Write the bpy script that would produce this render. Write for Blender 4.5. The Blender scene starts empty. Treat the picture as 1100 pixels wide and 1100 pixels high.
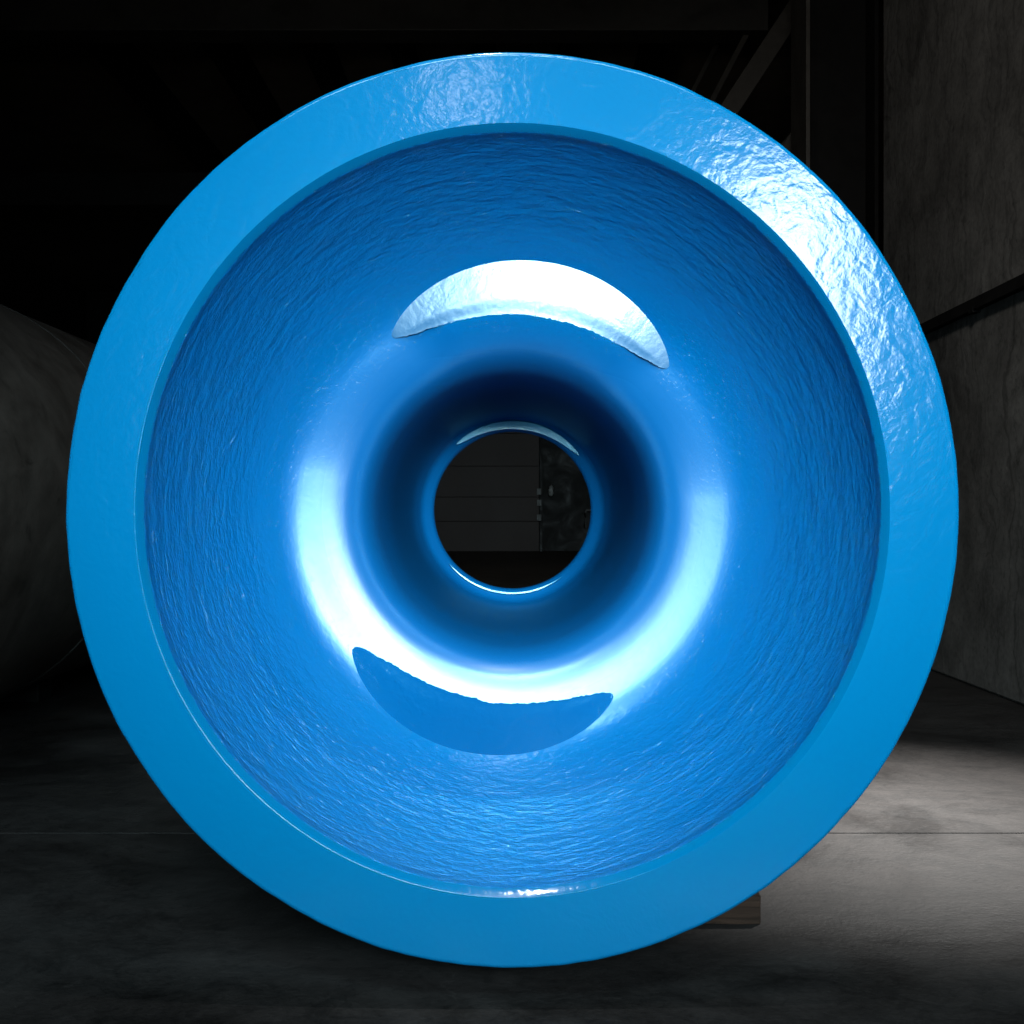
import bpy, bmesh, math, random
import numpy as np
from mathutils import Vector, noise
random.seed(7)
scene = bpy.context.scene
COL = scene.collection
F, D = 1203.0, 1.5            # focal length in photo pixels, camera distance to the rim plane
PI = math.pi

# ------------------------------------------------------------------ helpers
def link(o, parent=None):
    COL.objects.link(o)
    if parent: o.parent = parent
    return o
def empty(name, loc, label, cat, group=None):
    o = bpy.data.objects.new(name, None); o.location = loc; o.empty_display_size = .1
    o['label'] = label; o['category'] = cat
    if group: o['group'] = group
    return link(o)
def tag(o, label=None, cat=None, group=None, kind=None):
    if label: o['label'] = label
    if cat: o['category'] = cat
    if group: o['group'] = group
    if kind: o['kind'] = kind
    return o
def mesh_obj(name, bm, mat, parent=None, smooth=False, bevel=0):
    bmesh.ops.recalc_face_normals(bm, faces=bm.faces)
    me = bpy.data.meshes.new(name); bm.to_mesh(me); bm.free()
    me.materials.append(mat)
    o = bpy.data.objects.new(name, me)
    if parent:
        # parts are modelled in world space: keep them there
        me.transform(__import__('mathutils').Matrix.Translation(-Vector(parent.location)))
    if smooth:
        me.polygons.foreach_set('use_smooth', [True]*len(me.polygons))
        me.set_sharp_from_angle(angle=math.radians(35))
    if bevel:
        m = o.modifiers.new('bevel', 'BEVEL'); m.width = bevel; m.segments = 2; m.limit_method = 'ANGLE'
    return link(o, parent)
def box(bm, x0, x1, y0, y1, z0, z1):
    v = [bm.verts.new(c) for c in [(x0,y0,z0),(x1,y0,z0),(x1,y1,z0),(x0,y1,z0),(x0,y0,z1),(x1,y0,z1),(x1,y1,z1),(x0,y1,z1)]]
    for f in [(0,3,2,1),(4,5,6,7),(0,1,5,4),(1,2,6,5),(2,3,7,6),(3,0,4,7)]:
        bm.faces.new([v[i] for i in f])
def bar(bm, a, b, w, h, up=(0,1,0)):
    a = Vector(a); b = Vector(b); d = (b-a).normalized(); u = Vector(up)
    s = d.cross(u).normalized(); u = s.cross(d).normalized()
    vs = []
    for p in (a, b):
        for i, j in ((-1,-1),(1,-1),(1,1),(-1,1)):
            vs.append(bm.verts.new(p + s*i*w/2 + u*j*h/2))
    for f in [(0,3,2,1),(4,5,6,7),(0,1,5,4),(1,2,6,5),(2,3,7,6),(3,0,4,7)]:
        bm.faces.new([vs[i] for i in f])
def tube(bm, pts, r, n=12):
    rings = []
    for i, p in enumerate(pts):
        p = Vector(p); d = (Vector(pts[min(i+1,len(pts)-1)]) - Vector(pts[max(i-1,0)])).normalized()
        s = d.cross(Vector((0,0,1)))
        if s.length < .01: s = d.cross(Vector((1,0,0)))
        s.normalize(); u = s.cross(d)
        rings.append([bm.verts.new(p + (s*math.cos(t)+u*math.sin(t))*r) for t in [2*PI*k/n for k in range(n)]])
    for a, b in zip(rings, rings[1:]):
        for k in range(n): bm.faces.new((a[k], a[(k+1)%n], b[(k+1)%n], b[k]))
    bm.faces.new(rings[0][::-1]); bm.faces.new(rings[-1])

# ------------------------------------------------------------------ materials
def new_mat(name):
    m = bpy.data.materials.new(name); m.use_nodes = True
    nt = m.node_tree; b = nt.nodes['Principled BSDF']
    return m, nt, b
def N(nt, t, **kw):
    n = nt.nodes.new(t)
    for k, v in kw.items():
        if k in n.inputs: n.inputs[k].default_value = v
        else: setattr(n, k, v)
    return n
def noise_n(nt, vec, scale, detail=4, rough=.55, dist=0.0):
    n = N(nt, 'ShaderNodeTexNoise', Scale=scale, Detail=detail, Roughness=rough, Distortion=dist)
    nt.links.new(vec, n.inputs['Vector']); return n
def ramp(nt, fac, stops):
    r = nt.nodes.new('ShaderNodeValToRGB'); e = r.color_ramp.elements
    while len(e) < len(stops): e.new(.5)
    for el, (p, c) in zip(e, stops):
        el.position = p; el.color = (*c, 1) if isinstance(c, tuple) else (c, c, c, 1)
    nt.links.new(fac, r.inputs['Fac']); return r
def math_n(nt, op, a, b=None):
    n = nt.nodes.new('ShaderNodeMath'); n.operation = op
    for i, v in enumerate((a, b)):
        if v is None: continue
        if isinstance(v, (int, float)): n.inputs[i].default_value = v
        else: nt.links.new(v, n.inputs[i])
    return n.outputs[0]

def paint(name, color, rough, spec, coat, coat_rough, b_big, b_fine, stretch=None, dents=0.0, tint=(1,1,1), deep=False, glit=.0):
    """thick brushed-on gloss enamel with lumps"""
    m, nt, b = new_mat(name)
    tc = nt.nodes.new('ShaderNodeTexCoord'); vec = tc.outputs['Object']
    if stretch:
        mp = nt.nodes.new('ShaderNodeMapping'); mp.inputs['Scale'].default_value = stretch
        nt.links.new(vec, mp.inputs['Vector']); vec = mp.outputs[0]
    big = noise_n(nt, vec, 34, 2, .5, .6)
    mid = noise_n(nt, vec, 95, 3, .55, .4)
    fine = noise_n(nt, vec, 330, 2, .5)
    patch = noise_n(nt, tc.outputs['Object'], 3.2, 3, .5)
    amt = ramp(nt, patch.outputs['Fac'], [(.35, .45), (.65, 1.0)])
    h = math_n(nt, 'ADD', math_n(nt, 'MULTIPLY', big.outputs['Fac'], b_big), math_n(nt, 'MULTIPLY', mid.outputs['Fac'], b_big*(.9 if deep else .45)))
    h = math_n(nt, 'ADD', h, math_n(nt, 'MULTIPLY', fine.outputs['Fac'], b_fine))
    if dents:
        vo = N(nt, 'ShaderNodeTexVoronoi', Scale=13.0, Randomness=1.0)
        nt.links.new(vec, vo.inputs['Vector'])
        dn = ramp(nt, vo.outputs['Distance'], [(0, 0.0), (.10, 1.0)])
        h = math_n(nt, 'ADD', h, math_n(nt, 'MULTIPLY', dn.outputs['Color'], dents))
    if deep:      # brushed paint is roughest on the steep outer wall, smoother down in the throat
        sx = nt.nodes.new('ShaderNodeSeparateXYZ'); nt.links.new(tc.outputs['Object'], sx.inputs[0])
        k = ramp(nt, sx.outputs['Y'], [(.0, 1.7), (.07, 1.0), (.17, 1.0), (.265, .035)])
        h = math_n(nt, 'MULTIPLY', h, k.outputs['Color'])
        cr = ramp(nt, sx.outputs['Y'], [(.20, coat_rough), (.285, .30)]); nt.links.new(cr.outputs['Color'], b.inputs['Coat Roughness'])
        tr = ramp(nt, sx.outputs['Y'], [(.24, (0,.45,.9)), (.30, tint)]); nt.links.new(tr.outputs['Color'], b.inputs['Specular Tint'])  # specular tint whitened around the ring to lift its highlight
    bp = N(nt, 'ShaderNodeBump', Strength=1.0, Distance=1.0)
    nt.links.new(h, bp.inputs['Height'])
    h2 = math_n(nt, 'MULTIPLY', h, .55)
    gl = noise_n(nt, tc.outputs['Object'], 210, 2, .6); gr = ramp(nt, gl.outputs['Fac'], [(.60, 0.0), (.74, 1.0)])
    if glit:
        gg = math_n(nt, 'MULTIPLY', math_n(nt, 'MULTIPLY', gr.outputs['Color'], glit), k.outputs['Color'])
        nt.links.new(math_n(nt, 'ADD', h, gg), bp.inputs['Height'])
    bp2 = N(nt, 'ShaderNodeBump', Strength=1.0, Distance=1.0)
    nt.links.new(h2, bp2.inputs['Height'])
    nt.links.new(bp2.outputs[0], b.inputs['Normal'])
    nt.links.new(bp.outputs[0], b.inputs['Coat Normal'])
    mix = nt.nodes.new('ShaderNodeMix'); mix.data_type = 'RGBA'
    if deep:      # gloss cut far down the throat to imitate its shade
        tk = ramp(nt, sx.outputs['Y'], [(.15, .8), (.27, 1.0), (.33, 1.0), (.42, .25)])
        nt.links.new(tk.outputs['Color'], b.inputs['Specular IOR Level'])
        nt.links.new(math_n(nt, 'MULTIPLY', tk.outputs['Color'], coat), b.inputs['Coat Weight'])
    mix.inputs['A'].default_value = (*color, 1); mix.inputs['B'].default_value = (color[0], color[1]*.86, color[2]*.92, 1)
    nt.links.new(patch.outputs['Fac'], mix.inputs['Factor'])
    bc = mix.outputs['Result']
    if deep:  # base colour darkened with depth, shade painted into the throat
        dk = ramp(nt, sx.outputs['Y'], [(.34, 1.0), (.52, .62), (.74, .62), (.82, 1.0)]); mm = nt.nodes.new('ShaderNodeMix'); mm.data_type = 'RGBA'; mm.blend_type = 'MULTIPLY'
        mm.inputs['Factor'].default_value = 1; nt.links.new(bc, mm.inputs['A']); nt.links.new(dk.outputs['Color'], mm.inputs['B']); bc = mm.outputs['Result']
    nt.links.new(bc, b.inputs['Base Color'])
    b.inputs['Roughness'].default_value = rough
    if not deep: b.inputs['Specular IOR Level'].default_value = spec
    b.inputs['Specular Tint'].default_value = (*tint, 1)
    b.inputs['Coat Weight'].default_value = coat
    if not deep: b.inputs['Coat Roughness'].default_value = coat_rough
    return m
M_RIM  = paint('blue_gloss_enamel_rim', (.0, .083, .184), .6, .03, .5, .13, .00065, .00007, dents=-.0003, tint=(0,.6,1))
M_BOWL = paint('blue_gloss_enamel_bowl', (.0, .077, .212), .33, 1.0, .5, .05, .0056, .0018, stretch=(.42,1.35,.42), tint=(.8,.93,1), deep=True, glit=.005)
M_FACET = paint('blue_gloss_enamel_facet', (.0, .064, .15), .36, 1.0, .6, .2, .0008, .00008, tint=(.8,.93,1))

M_LIP_GLINT = paint('blue_gloss_enamel_lip_glint', (.0, .12, .25), .4, 1.0, .5, .2, .0004, .00005, tint=(.3,.8,1))  # lighter blue, brightness put into the added lip crescents
M_FACET_LOW = paint('blue_gloss_enamel_lower_facet', (.0, .066, .185), .25, .7, .5, .10, .0016, .0001, tint=(.2,.75,1))

def concrete(name, base, var, scale, rough=.8, stains=True, bump=.004, spec=.3, wear=0.0):
    m, nt, b = new_mat(name)
    tc = nt.nodes.new('ShaderNodeTexCoord'); vec = tc.outputs['Object']
    a = noise_n(nt, vec, scale, 8, .62, .8); c = noise_n(nt, vec, scale*6, 6, .65, .3); d = noise_n(nt, vec, scale*40, 3, .6)
    f = math_n(nt, 'ADD', math_n(nt, 'MULTIPLY', a.outputs['Fac'], .45), math_n(nt, 'MULTIPLY', c.outputs['Fac'], .35))
    f = math_n(nt, 'ADD', f, math_n(nt, 'MULTIPLY', d.outputs['Fac'], .2))
    lo = tuple(x*(1-var) for x in base); hi = tuple(x*(1+var) for x in base)
    r = ramp(nt, f, [(.36, lo), (.5, base), (.64, hi)])
    out = r.outputs['Color']
    if stains:
        st = noise_n(nt, vec, scale*2.3, 5, .7, 2.2)
        sr = ramp(nt, st.outputs['Fac'], [(.30, .35), (.42, 1.0)])
        mx = nt.nodes.new('ShaderNodeMix'); mx.data_type = 'RGBA'; mx.blend_type = 'MULTIPLY'; mx.inputs['Factor'].default_value = .8
        nt.links.new(out, mx.inputs['A']); nt.links.new(sr.outputs['Color'], mx.inputs['B']); out = mx.outputs['Result']
    if wear:       # scuffs, hairline cracks and chalky scratches
        ns = noise_n(nt, vec, 3.0, 4, .6); ad = nt.nodes.new('ShaderNodeVectorMath'); ad.operation = 'MULTIPLY_ADD'
        nt.links.new(ns.outputs['Color'], ad.inputs[0]); ad.inputs[1].default_value = (.35,.35,.35); nt.links.new(vec, ad.inputs[2])
        vo = N(nt, 'ShaderNodeTexVoronoi', Scale=.9); vo.feature = 'DISTANCE_TO_EDGE'; nt.links.new(ad.outputs[0], vo.inputs['Vector'])
        msk = noise_n(nt, vec, 1.3, 2, .5)
        cr = ramp(nt, vo.outputs['Distance'], [(0.0, 1.0), (.003, 0.0)]); mk = ramp(nt, msk.outputs['Fac'], [(.58, 0.0), (.62, wear)])
        cm = math_n(nt, 'MULTIPLY', cr.outputs['Color'], mk.outputs['Color'])
        mp = nt.nodes.new('ShaderNodeMapping'); mp.inputs['Scale'].default_value = (3, 34, 1); mp.inputs['Rotation'].default_value = (0, 0, .5); nt.links.new(ad.outputs[0], mp.inputs['Vector'])
        sc = noise_n(nt, mp.outputs[0], 1, 5, .7); sr2 = ramp(nt, sc.outputs['Fac'], [(.35, .45), (.5, .95), (.70, 1.0), (.74, 1.9)])
        sp = noise_n(nt, vec, 42, 3, .6); sp2 = ramp(nt, sp.outputs['Fac'], [(.30, .5), (.42, 1.0), (.72, 1.0), (.76, 2.2)])
        for col_, f_ in ((sr2.outputs['Color'], .8), (sp2.outputs['Color'], .7)):
            mx = nt.nodes.new('ShaderNodeMix'); mx.data_type = 'RGBA'; mx.blend_type = 'MULTIPLY'; mx.inputs['Factor'].default_value = f_
            nt.links.new(out, mx.inputs['A']); nt.links.new(col_, mx.inputs['B']); out = mx.outputs['Result']
        mx = nt.nodes.new('ShaderNodeMix'); mx.data_type = 'RGBA'; nt.links.new(cm, mx.inputs['Factor'])
        nt.links.new(out, mx.inputs['A']); mx.inputs['B'].default_value = (base[0]*1.8, base[1]*1.8, base[2]*1.8, 1); out = mx.outputs['Result']
    nt.links.new(out, b.inputs['Base Color'])
    b.inputs['Specular IOR Level'].default_value = spec
    rr = ramp(nt, a.outputs['Fac'], [(.35, rough-.2), (.65, rough+.1)])
    nt.links.new(rr.outputs['Color'], b.inputs['Roughness'])
    bp = N(nt, 'ShaderNodeBump', Strength=.6, Distance=bump); nt.links.new(f, bp.inputs['Height']); nt.links.new(bp.outputs[0], b.inputs['Normal'])
    return m
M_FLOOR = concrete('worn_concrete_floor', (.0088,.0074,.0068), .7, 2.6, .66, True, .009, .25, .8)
M_FARFLOOR = concrete('lightened_far_floor', (.11,.095,.08), .4, 1.2, .8, False)  # lighter copy of the floor, colour standing in for light far back
M_WALL  = concrete('stained_concrete_wall', (.085,.083,.079), .55, 1.3, .85, wear=.001)
M_BACK  = concrete('grey_door_panel', (.14,.116,.108), .12, .5, .8, False)
M_CEIL  = concrete('dark_ceiling_deck', (.11,.09,.07), .4, .9, .9, False)
M_STEEL = concrete('dark_painted_steel', (.024,.023,.021), .35, 3, .6, False, .001)
M_BRACE = concrete('dusty_steel', (.035,.032,.028), .4, 4, .6, False, .001)
M_TANK  = concrete('scuffed_grey_tank', (.062,.052,.044), .45, 2.5, .55, True, .002, .5)
M_BLACK = concrete('flat_black', (.005,.005,.005), .2, 5, .8, False, .0005, .1)  # near-black finish shared by beams, column, rail and saddles
M_GREY = concrete('worn_grey_steel', (.22,.22,.21), .3, 9, .5, False, .0005)
M_PALE  = concrete('pale_plastic', (.5,.5,.48), .2, 9, .5, False, .0005)
def wood():
    m, nt, b = new_mat('weathered_wood')
    tc = nt.nodes.new('ShaderNodeTexCoord'); mp = nt.nodes.new('ShaderNodeMapping'); mp.inputs['Scale'].default_value = (6, 60, 90)
    nt.links.new(tc.outputs['Object'], mp.inputs['Vector'])
    n = noise_n(nt, mp.outputs[0], 1, 5, .6, .5)
    r = ramp(nt, n.outputs['Fac'], [(.3, (.005,.003,.002)), (.6, (.026,.015,.010))])
    nt.links.new(r.outputs['Color'], b.inputs['Base Color']); b.inputs['Roughness'].default_value = .85; b.inputs['Specular IOR Level'].default_value = .1
    bp = N(nt, 'ShaderNodeBump', Strength=.7, Distance=.004); nt.links.new(n.outputs['Fac'], bp.inputs['Height']); nt.links.new(bp.outputs[0], b.inputs['Normal'])
    return m
M_WOOD = wood()

# ------------------------------------------------------------------ the blue bell-mouthed pipe fitting
def sstep(a, b, x):
    t = np.clip((x-a)/(b-a), 0, 1); return t*t*(3-2*t)
# slope of the wall against the picture plane (degrees) for each photo radius, integrated into depth
SLP = [(84,84),(85.5,60),(88,38),(93,36),(96,50),(99,72),(101.5,86),(112,87.3),(130,87),(144,84),(156,68),(169,42),(182,22),(196,15.5),(212,13.5),(226,16),
       (240,24),(256,37),(280,51),(312,60),(350,67),(375,71),(389,75),(392,86),(394,86),(396.5,56),(405.5,48),(405.6,0),(411,0)]
_px = np.linspace(84, 411, 6541)
_sx = np.array([p for p, _ in SLP], float); _sy = np.array([v for _, v in SLP], float)
_sl = np.interp(_px, _sx, _sy)
_k = np.exp(-.5*(np.arange(-60, 61)/22)**2); _k /= _k.sum()
_ks = np.convolve(np.pad(_sl, 60, mode='edge'), _k, 'valid')
_w = sstep(100, 108, _px)*(1-sstep(372, 384, _px)); _sl = _sl*(1-_w)+_ks*_w
_pyf = np.zeros_like(_px)
for i in range(len(_px)-2, -1, -1):
    t = math.tan(math.radians(_sl[i])); dp = _px[i+1]-_px[i]
    _pyf[i] = _pyf[i+1] + t*(D+_pyf[i+1])/F*dp/(1+t*_px[i]/F)
def prof(p): return np.interp(p, _px, _pyf)
BD = float(prof(84)); print('bore depth', BD, 'facet', prof(268), prof(227), prof(210))
NT = 1440
th = np.arange(NT)*2*PI/NT            # clockwise from up as the camera sees it
def oval(p): return 1 + .026*sstep(240, 400, p)
EXT = .012*sstep(.12, .72, np.cos(th - math.radians(4)))      # upper side swelled so the ring highlight fades there
def dep(p): return prof(p) - EXT*sstep(145, 222, p)*(1-sstep(238, 330, p))
def pos(p, d, t):
    r = p*(D+d)/F
    return np.stack([r*np.sin(t), d, r*np.cos(t)*oval(p)], -1)
def wrap(a): return (a+PI) % (2*PI) - PI
def facet_edges():
    pin = np.full(NT, 226.8); pout = np.full(NT, 227.2); act = np.zeros(NT)
    for c, hw, wi, wo in ((math.radians(6.4), math.radians(41.3), 17.5, 41), (PI+math.radians(10.3), math.radians(38.9), 21, 37)):
        u = wrap(th-c)/hw; s = np.abs(u) < 1; us = u[s]
        pin[s] = 226.8 - wi*np.sqrt(np.clip(1-np.abs(us)**3.2, 0, 1))*np.where(us < 0, .93, 1.0)
        pout[s] = 227.2 + wo*(np.clip(1-np.abs(us)**2.1, 0, 1))**.78
        act[s] = 1
    jag = np.array([noise.noise(Vector((14*math.sin(t), 14*math.cos(t), 3)))*1.0 + noise.noise(Vector((60*math.sin(t), 60*math.cos(t), 9)))*.9 for t in th])
    pin += act*jag*sstep(0, 6, pout-pin)
    return pin, pout, act
PIN, POUT, ACT = facet_edges()
TILT = (math.tan(math.radians(-2)), math.tan(math.radians(5)))
def grid_obj(name, rows, mat, parent, flip=False, angle=35, skip=None):
    """rows: list of (NT,3) arrays from the inside out"""
    co = np.concatenate(rows).astype(np.float32); nr = len(rows)
    i = np.arange(nr-1)[:, None]*NT; j = np.arange(NT)[None]; j2 = (j+1) % NT
    q = np.stack([i+j, i+j2, i+NT+j2, i+NT+j], -1).reshape(-1, 4)
    if skip is not None:      # leave the facet openings out of the first band
        keep = np.ones(len(q), bool); keep[:NT] = ~skip; q = q[keep]
    if flip: q = q[:, ::-1]
    me = bpy.data.meshes.new(name); me.vertices.add(len(co)); me.vertices.foreach_set('co', (co-np.array(parent.location, np.float32)).ravel())
    me.loops.add(q.size); me.loops.foreach_set('vertex_index', q.ravel().astype(np.int32))
    me.polygons.add(len(q)); me.polygons.foreach_set('loop_start', (np.arange(len(q))*4).astype(np.int32))
    me.update(calc_edges=True); me.validate()
    me.polygons.foreach_set('use_smooth', np.ones(len(me.polygons), bool))
    me.set_sharp_from_angle(angle=math.radians(angle))
    me.materials.append(mat)
    return link(bpy.data.objects.new(name, me), parent)
ZB = -.6165
fit = empty('pipe_fitting', (0, .0, ZB), 'huge blue painted cast bell mouth lying on its side, its round opening facing the viewer', 'pipe fitting')
def facet_row(p, t_idx=None):
    d_out = dep(POUT); r_out = POUT*(D+d_out)/F
    # the facet plane leans: depth falls towards the axis
    k = np.where(np.cos(th) > 0, TILT[0], TILT[1])
    d = d_out - k*(r_out - p*(D+d_out)/F)*1.0
    return d
UP = (ACT > 0) & (np.cos(th) > 0)
DEL = np.where(UP, dep(PIN) - facet_row(PIN), 0.0)      # the wall under the upper crescent swells out to meet it
_u = wrap(th-math.radians(6.4))/math.radians(41.3); DEL = DEL*(1-sstep(.55, .98, np.abs(_u)))
_g = np.exp(-.5*(np.arange(-60, 61)/5)**2); _g /= _g.sum()
DEL = np.convolve(np.concatenate([DEL[-60:], DEL, DEL[:60]]), _g, 'valid')
def swell(p): return DEL*sstep(118, 222, p)**1.2
rows = []
for p in np.concatenate([np.linspace(84, 100, 26), np.linspace(102, 186, 60)]):
    P = np.full(NT, p); rows.append(pos(P, dep(P)-swell(P), th))
for s in np.linspace(0, 1, 22)[1:]:
    P = 186 + (PIN-186)*s; rows.append(pos(P, dep(P)-swell(P), th))
inner_part = rows[:]
facet_rows = []
for s in np.linspace(0, 1, 22):
    P = PIN + (POUT-PIN)*s
    dfa = facet_row(P); db = dep(P)
    dfa = dfa + np.where(np.cos(th) > 0, .0017, .0010)*(1-sstep(0, .34, np.full(NT, s)))*sstep(8, 40, POUT-PIN)
    dd = np.where(ACT > 0, dfa, db)
    # rounded shoulder on the step
    facet_rows.append(pos(P+.35*(s == 0), dd, th))
rows2 = []
for s in np.linspace(0, 1, 22):
    P = POUT + (292-POUT)*s; rows2.append(pos(P, dep(P), th))
for p in np.concatenate([np.linspace(294, 390, 60), np.linspace(391, 396, 8)]):
    P = np.full(NT, p); rows2.append(pos(P, dep(P), th))
# bowl: outer wall; crescents: two facets shaped in for a bright and a dark reflection; throat: inner wall
SK = (ACT > 0) & (np.roll(ACT, -1) > 0)
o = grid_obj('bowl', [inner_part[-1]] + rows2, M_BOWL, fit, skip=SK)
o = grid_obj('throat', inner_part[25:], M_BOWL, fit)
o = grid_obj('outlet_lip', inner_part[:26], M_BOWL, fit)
def facet_obj(sel, label):
    idx = np.where((ACT > 0) & sel)[0]
    # contiguous order
    gaps = np.where(np.diff(idx) > 1)[0]
    if len(gaps): idx = np.concatenate([idx[gaps[0]+1:], idx[:gaps[0]+1]])
    allrows = [inner_part[-1]] + facet_rows
    bm = bmesh.new(); g = [[bm.verts.new(R[i]) for i in idx] for R in allrows]
    for a, b in zip(g, g[1:]):
        for k in range(len(idx)-1):
            bm.faces.new((a[k], a[k+1], b[k+1], b[k]))
    o = mesh_obj('crescent_facet', bm, M_FACET if 'upper' in label else M_FACET_LOW, fit, smooth=True)
    o['label'] = label
facet_obj(np.cos(th) > 0, 'upper crescent, gleaming white in the light')
facet_obj(np.cos(th) < 0, 'lower crescent, flat blue inside the pale ring')
# crescents added to give bright glints at the top and bottom of the outlet lip
def glint(c, hw, p_in, w_in, p_out, w_out, ref, lean, label):
    us = np.linspace(-1, 1, 121); ts = math.radians(c) + us*math.radians(hw)
    pi_ = p_in - w_in*np.sqrt(1-us**2); po_ = p_out + w_out*(1-us**2)**.8
    bm = bmesh.new(); d0 = float(prof(ref))-.004; g = []
    for f, dz in ((0, .03), (0, lean), (.5, lean/2), (1, 0), (1, .03)):
        P = pi_+(po_-pi_)*f; dd = np.full(121, d0+dz); r = P*(D+dd)/F
        g.append([bm.verts.new((a*math.sin(t), d, a*math.cos(t))) for a, d, t in zip(r, dd, ts)])
    for a, b in zip(g, g[1:]):
        for k in range(120): bm.faces.new((a[k], a[k+1], b[k+1], b[k]))
    o = mesh_obj('lip_glint', bm, M_LIP_GLINT, fit, smooth=True); o['label'] = label
glint(5, 45.5, 93, 5.8, 93.3, 2.4, 96, 0, 'added thin bright crescent seat at the top of the bore')
glint(187, 43, 88.9, .5, 89.2, .9, 92, .0004, 'added hair-thin pale crescent seat at the bottom of the bore')
# rim: chamfer, flat face, rounded arris, side
CW = .0022*np.exp(-((wrap(th-math.radians(228))/math.radians(33))**2))+.00002
rr = []
_sl57 = math.tan(math.radians(48))*D/F/(1+math.tan(math.radians(48))*405/F)
for p in np.concatenate([np.linspace(396, 402, 8), np.linspace(402.5, 405.2, 10), [405.5, 405.6], np.linspace(405.9, 410, 12), np.linspace(413, 476, 20)]):
    P = np.full(NT, p); x = (405.55-p)*_sl57
    dd = prof(P) + ((np.sqrt(x*x+CW*CW)-abs(x))/2 if p > 396.1 else 0)
    rr.append(pos(P, dd, th))
lump = np.array([noise.noise(Vector((5*math.sin(t), 5*math.cos(t), 1)))*.0010 + noise.noise(Vector((22*math.sin(t), 22*math.cos(t), 4)))*.0007 for t in th])
Rx = 481*D/F; Rz = Rx*1.0255
def outer(rad_in, y):
    return np.stack([(Rx-rad_in+lump)*np.sin(th), np.full(NT, y), (Rz-rad_in+lump)*np.cos(th)], -1)
rc = .006
for a in np.linspace(0, PI/2, 7):
    rr.append(outer(rc*(1-math.sin(a)), rc*(1-math.cos(a))))
for y in (.03, .08, .12): rr.append(outer(0, y))
grid_obj('flange_rim', rr, M_RIM, fit)
# outer body behind the flange, tapering to the outlet
ob = []
def ring(r, y): return np.stack([r*np.sin(th), np.full(NT, y), r*np.cos(th)*(1+.026*(r > .5))], -1)
for r, y in ((Rx, .12), (.592, .128), (.57, .135), (.55, .17), (.54, .26), (.52, .38), (.48, .50), (.42, .60), (.36, .70), (.31, .78), (.275, .88), (.262, BD+.04)):
    ob.append(ring(r, y) if r != Rx else outer(0, .12))
for r, y in ((.27, BD+.05), (.30, BD+.055), (.31, BD+.06), (.31, BD+.115), (.305, BD+.12), (.22, BD+.12), (.212, BD+.11)): ob.append(ring(r, y))
ob.append(inner_part[0])
grid_obj('outer_body', ob, M_RIM, fit, flip=False)

# ------------------------------------------------------------------ setting
FZ = -.672
def slab(name, x0, x1, y0, y1, z0, z1, mat, kind='structure', label=None, cat=None, bevel=.003):
    bm = bmesh.new(); box(bm, x0, x1, y0, y1, z0, z1); o = mesh_obj(name, bm, mat, bevel=bevel)
    return tag(o, label, cat, kind=kind)
# floor: poured bays with a joint between them
JY = .83
bm = bmesh.new()
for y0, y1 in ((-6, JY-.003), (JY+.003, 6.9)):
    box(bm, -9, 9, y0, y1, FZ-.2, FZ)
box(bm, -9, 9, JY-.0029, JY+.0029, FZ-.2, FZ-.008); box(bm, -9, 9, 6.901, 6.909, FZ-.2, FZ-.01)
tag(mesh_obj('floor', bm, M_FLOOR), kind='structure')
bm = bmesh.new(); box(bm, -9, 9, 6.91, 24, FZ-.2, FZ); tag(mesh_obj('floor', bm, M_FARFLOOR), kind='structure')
bm = bmesh.new(); box(bm, -9, 9, -6, 24, 3.6, 3.8); tag(mesh_obj('ceiling', bm, M_CEIL), kind='structure')

# right concrete wall
wall = empty('concrete_wall', (1.85, 3, FZ), 'stained grey concrete wall along the right side behind the blue fitting', 'wall')
bm = bmesh.new(); box(bm, 1.75, 2.05, -1.5, 3.79, FZ, 3.59); mesh_obj('wall_panel', bm, M_WALL, wall, bevel=.01)
# sloping dark rail on the wall
pr = empty('wall_conduit', (1.74, 1.5, .6), 'thin dark rail running along the concrete wall on the right', 'rail')
def w(px, py, y):     # photo pixel + depth -> point
    return Vector(((px-550.5)/F*(y+D), y, (548-py)/F*(y+D)))
def wx(px, py, x):    # photo pixel on the plane X = x
    dpt = x*F/(px-550.5); return Vector((x, dpt-D, (548-py)/F*dpt))
bm = bmesh.new()
a, b_ = wx(960, 369, 1.735), wx(1180, 264, 1.735); bar(bm, a, b_, .028, .045, (0,0,1)); mesh_obj('rail_bar', bm, M_BLACK, pr, bevel=.002)
for t in (.1, .5, .9):
    bm = bmesh.new(); c = a.lerp(b_, t); box(bm, 1.72, 1.7495, c.y-.02, c.y+.02, c.z-.03, c.z-.012); mesh_obj('rail_clip', bm, M_BLACK, pr)

# column, I section
col = empty('steel_column', (1.65, 4.2, FZ), 'dark upright steel column at the end of the concrete wall', 'column')
y = 4.0; x0, x1 = w(866, 0, y).x, w(944, 0, y).x
bm = bmesh.new(); box(bm, x0, x0+.02, y, y+.3, FZ, 3.59); mesh_obj('column_flange', bm, M_BRACE, col, bevel=.002)
bm = bmesh.new(); box(bm, x1-.02, x1, y, y+.3, FZ, 3.59); mesh_obj('column_flange', bm, M_BLACK, col, bevel=.002)
bm = bmesh.new(); box(bm, x0+.021, x1-.021, y+.14, y+.16, FZ, 3.59); mesh_obj('column_web', bm, M_BLACK, col)
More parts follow.
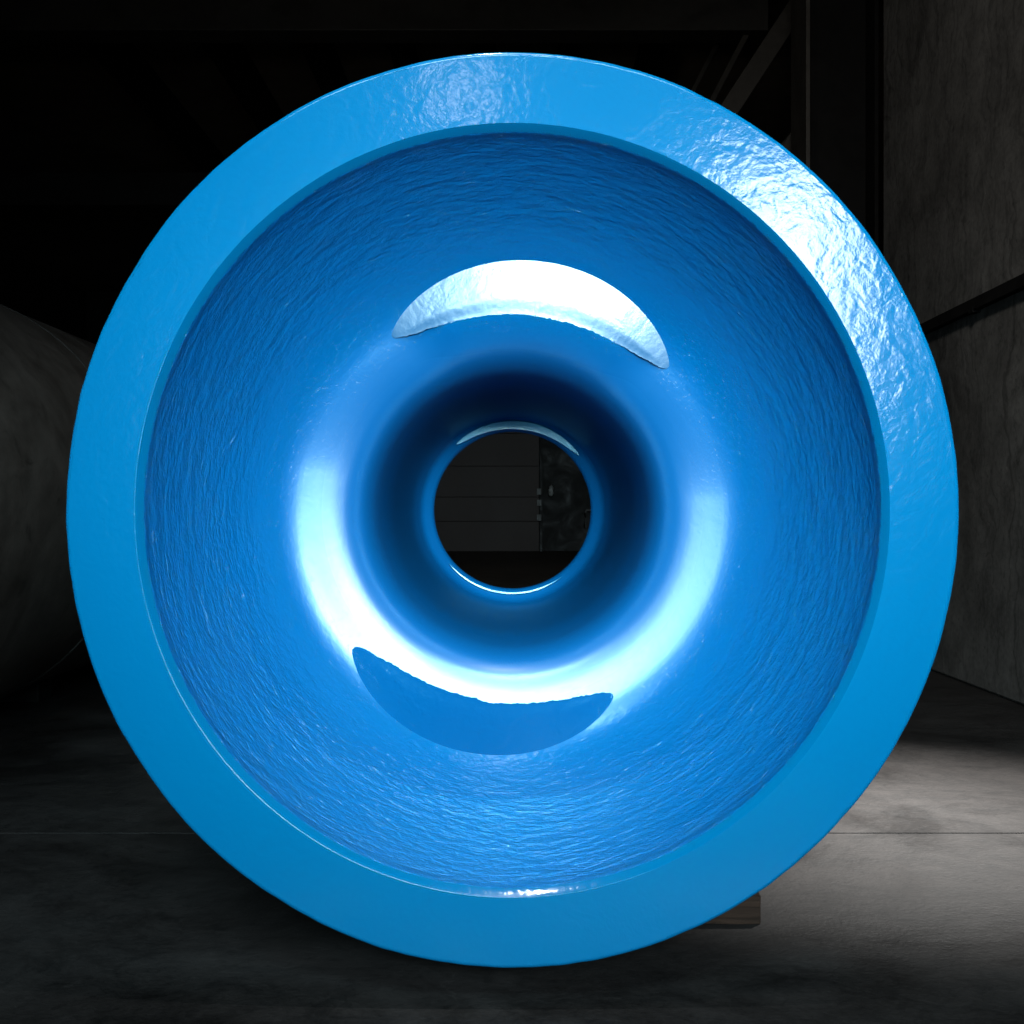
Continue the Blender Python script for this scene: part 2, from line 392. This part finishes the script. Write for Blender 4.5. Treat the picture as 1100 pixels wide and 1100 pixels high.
# braces behind the column
def brace(p0, p1, y, wd, label, mat=M_BRACE):
    bm = bmesh.new(); bar(bm, w(*p0, y), w(*p1, y), wd, .06); o = mesh_obj('roof_brace', bm, mat, bevel=.003)
    tag(o, label, 'brace', 'diagonal steel braces beside the column')
brace((900, -60), (700, 245), 5.0, .11, 'widest diagonal steel brace left of the column')
brace((842, -40), (730, 175), 5.6, .035, 'thin diagonal steel brace in the middle of the three')
brace((815, -40), (705, 175), 6.0, .03, 'leftmost thin diagonal steel brace above the blue rim')
brace((960, 20), (780, 230), 5.3, .05, 'lower diagonal steel brace crossing close behind the column', M_STEEL)
# gusset sheet seen between column and rim
bm = bmesh.new(); vs = [bm.verts.new(v) for v in (w(864,118,4.6), w(864,300,4.6), w(760,300,4.6), w(800,225,4.6))]; bm.faces.new(vs)
r = bmesh.ops.extrude_face_region(bm, geom=bm.faces[:]); bmesh.ops.translate(bm, verts=[v for v in r['geom'] if isinstance(v, bmesh.types.BMVert)], vec=(0,.02,0))
tag(mesh_obj('gusset_plate', bm, M_BRACE), 'grey angled gusset plate between the column and the blue rim', 'plate')

# ceiling beams running away from the viewer
for k, (x, wd) in enumerate(((-3.0,.14), (-2.15,.14), (-1.45,.14), (-.82,.14), (-.2,.14), (.42,.14), (1.05,.14))):
    bm = bmesh.new(); box(bm, x-wd/2, x+wd/2, -2, 17, 3.32, 3.599)
    L = ['leftmost dark roof beam', 'second roof beam from the left', 'third roof beam from the left', 'middle roof beam above the blue rim',
         'roof beam just left of the rim top', 'roof beam just right of the rim top', 'rightmost roof beam beside the braces'][k]
    tag(mesh_obj('roof_beam', bm, M_BLACK, bevel=.004), L + ' under the dark ceiling', 'beam', 'roof beams running away under the ceiling')
for k, yy in enumerate((5.5, 9.5)):
    bm = bmesh.new(); box(bm, -8, 1.6, yy, yy+.2, 3.0, 3.319)
    tag(mesh_obj('cross_beam', bm, M_STEEL, bevel=.004), ['nearer', 'farther'][k]+' dark cross beam spanning under the roof beams', 'beam', 'cross beams under the ceiling')

# far end of the hall: sectional door in a dark wall
slab('end_wall', -9, 9, 16.9, 17.1, FZ, 3.59, M_STEEL, None, 'dark end wall of the hall seen around the far door', 'wall')
door = empty('sectional_door', (-1.2, 16.8, FZ), 'grey panelled hall door seen through the bore of the fitting', 'door')
Dz = (17-.2+D)/F
xr = (579-550.5)*Dz; seams = [FZ, (548-560)*Dz, (548-534)*Dz, (548-501)*Dz, (548-466)*Dz, 1.9, 2.5]
for i, (z0, z1) in enumerate(zip(seams, seams[1:])):
    for (xa, xb) in ((-4.4, xr),):
        bm = bmesh.new(); box(bm, xa, xb, 16.7+.01*(i%2), 16.8, z0+.002, z1-.002); mesh_obj('door_panel', bm, M_BACK, door, bevel=.01)
bm = bmesh.new(); box(bm, xr+.01, xr+.05, 16.66, 16.8, FZ, 2.5); mesh_obj('door_track', bm, M_STEEL, door)
for z in (-.12, .12, .3):
    bm = bmesh.new(); box(bm, xr-.04, xr+.035, 16.62, 16.655, z-.05, z+.05); mesh_obj('hinge', bm, M_GREY, door, bevel=.004)
# things hanging right of the far door
c = w(592, 528, 16.6)
bm = bmesh.new(); bmesh.ops.create_icosphere(bm, subdivisions=3, radius=.055)
for v in bm.verts:
    v.co.x *= .75; v.co.z *= 1.35 + (.5 if v.co.z > 0 else 0); v.co += v.co.normalized()*noise.noise(v.co*30)*.02
    v.co += Vector(c) + Vector((0, 0, 0))
tag(mesh_obj('lamp_glass', bm, M_PALE, smooth=True), 'small pale lamp glass on the dark wall beside the far door', 'lamp')
c = w(632, 556, 16.6)
bm = bmesh.new(); tube(bm, [c+Vector((-.05,0,-.16)), c+Vector((-.05,0,.08)), c+Vector((-.03,0,.12)), c+Vector((.1,0,.12)), c+Vector((.12,0,.08)), c+Vector((.12,0,-.16))], .018)
tag(mesh_obj('door_handle_hoop', bm, M_GREY, smooth=True), 'grey bent handle hoop beside the far door', 'handle')
slab('left_wall', -7.2, -7, -6, 17, FZ, 3.59, M_STEEL, None, 'dark side wall far behind the steel tank', 'wall')

# grey tank at the left
tk = empty('steel_tank', (-2.6, 1.5, FZ), 'large scuffed grey cylindrical tank lying at the left edge', 'tank')
R = .70
A = Vector((-1.93, -1.0, .03)); B = Vector((-1.99, 5.2, .03))
def cyl(name, a, b, r, mat, n=96):
    bm = bmesh.new(); tube(bm, [a, b], r, n); return mesh_obj(name, bm, mat, tk, smooth=True, bevel=.006)
cyl('tank_shell', A, B, R, M_TANK)
for t in (.52, .8):
    c = A.lerp(B, t); d = (B-A).normalized()
    cyl('weld_band', c-d*.006, c+d*.006, R+.004, M_STEEL)
for yy in (.3, 2.4):
    bm = bmesh.new(); box(bm, -2.4, -1.65, yy, yy+.12, FZ, -.5); mesh_obj('saddle', bm, M_BLACK, tk, bevel=.005)

# wooden chock under the rim at the right
def pxfloor(px, py):   # floor point
    dpt = -FZ*F/(py-548); return Vector(((px-550.5)/F*dpt, dpt-D, FZ))
c = pxfloor(818, 993)
bm = bmesh.new(); box(bm, c.x-.26, c.x, c.y, c.y+.10, FZ, FZ+.047); 
bmesh.ops.subdivide_edges(bm, edges=bm.edges[:], cuts=5, use_grid_fill=True)
for v in bm.verts: v.co += noise.noise_vector(v.co*25)*.0022
o = mesh_obj('wooden_block', bm, M_WOOD, bevel=.003); tag(o, 'rough wooden chock wedged under the lower right of the blue rim', 'block')
# timber cradle that carries the tapering body behind the flange
bm = bmesh.new(); box(bm, -.16, .16, .54, .64, FZ, -.432); 
o = mesh_obj('support_timber', bm, M_WOOD, bevel=.004); tag(o, 'dark timber bearer in deep shadow beneath the middle of the fitting', 'timber')

# ------------------------------------------------------------------ light
def area(name, loc, target, sx, sy, power, color=(1,1,1), spread=180):
    l = bpy.data.lights.new(name, 'AREA'); l.shape = 'RECTANGLE'; l.size = sx; l.size_y = sy; l.energy = power; l.color = color
    l.spread = math.radians(spread)
    o = bpy.data.objects.new(name, l); o.location = loc
    o.rotation_euler = (Vector(target)-Vector(loc)).to_track_quat('-Z', 'Y').to_euler(); link(o); return o
area('lamp_key', (1.09, -3.0, .86), (.15, .2, 0), .5, .95, 11, (.8,.9,1), 60)
area('fill_front', (.2, -3.0, .74), (.05, .4, 0), 1.5, .4, 16.5, (.62,.9,1), 42)  # unseen light added to whiten the upper crescent and the ring
area('fill_side', (-.85, -3.0, .34), (0, .4, .1), .3, .3, 1.8, (.62,.9,1), 50)  # unseen light added to brighten the left crescent tip
area('fill_side', (.95, -3.0, .34), (0, .4, .1), .3, .3, 1.8, (.62,.9,1), 50)  # its twin, added for the right tip
area('lamp_glint', (-.2, -3.0, 1.66), (0, .2, 0), .06, .06, .3, (.95,.98,1), 60)
area('glint_high', (-.12, -.30, 2.1), (-.06, .08, -.5), .013, .013, .9, (.9,.96,1), 30)  # unseen pinpoint light added to make glints low in the bowl
area('fill_overhead', (-.1, -2.6, 2.4), (0, .45, -.1), 2.4, .6, 15, (.62,.9,1), 44)  # unseen wide light added to brighten the lower ring
area('lamp_floor', (1.38, 1.35, 1.5), (.86, 1.02, FZ), .2, .2, 26, (1,.98,.95), 40)
area('fill_wall', (.2, -1.0, 3.0), (1.75, 2.2, .3), .5, .5, 24, (1,.95,.88), 90)  # unseen fill added to brighten the right wall
area('fill_roof', (-1.6, -1.5, .4), (-.8, 6, 3.6), .5, .5, 6, (1,.9,.75), 70)  # unseen fill added so the ceiling shows
area('fill_hall', (-1, 9.5, 3.1), (-1, 16, -.6), 2, .5, 3.4, (1,.86,.74), 170)  # unseen fill added to bring up the far door

wd = bpy.data.worlds.new('World'); scene.world = wd; wd.use_nodes = True
wd.node_tree.nodes['Background'].inputs[0].default_value = (.5,.6,.7,1); wd.node_tree.nodes['Background'].inputs[1].default_value = .004

cam = bpy.data.cameras.new('camera'); cam.sensor_width = 36; cam.lens = 36*F/1100; cam.clip_end = 100; cam.clip_start = .05
cam.shift_x = -.5/1100; cam.shift_y = -2/1100
co = bpy.data.objects.new('camera', cam); co.location = (0, -D, 0); co.rotation_euler = (PI/2, 0, 0); link(co); scene.camera = co
scene.view_settings.view_transform = 'Standard'; scene.view_settings.look = 'None'; scene.view_settings.exposure = 0
scene.cycles.max_bounces = 8
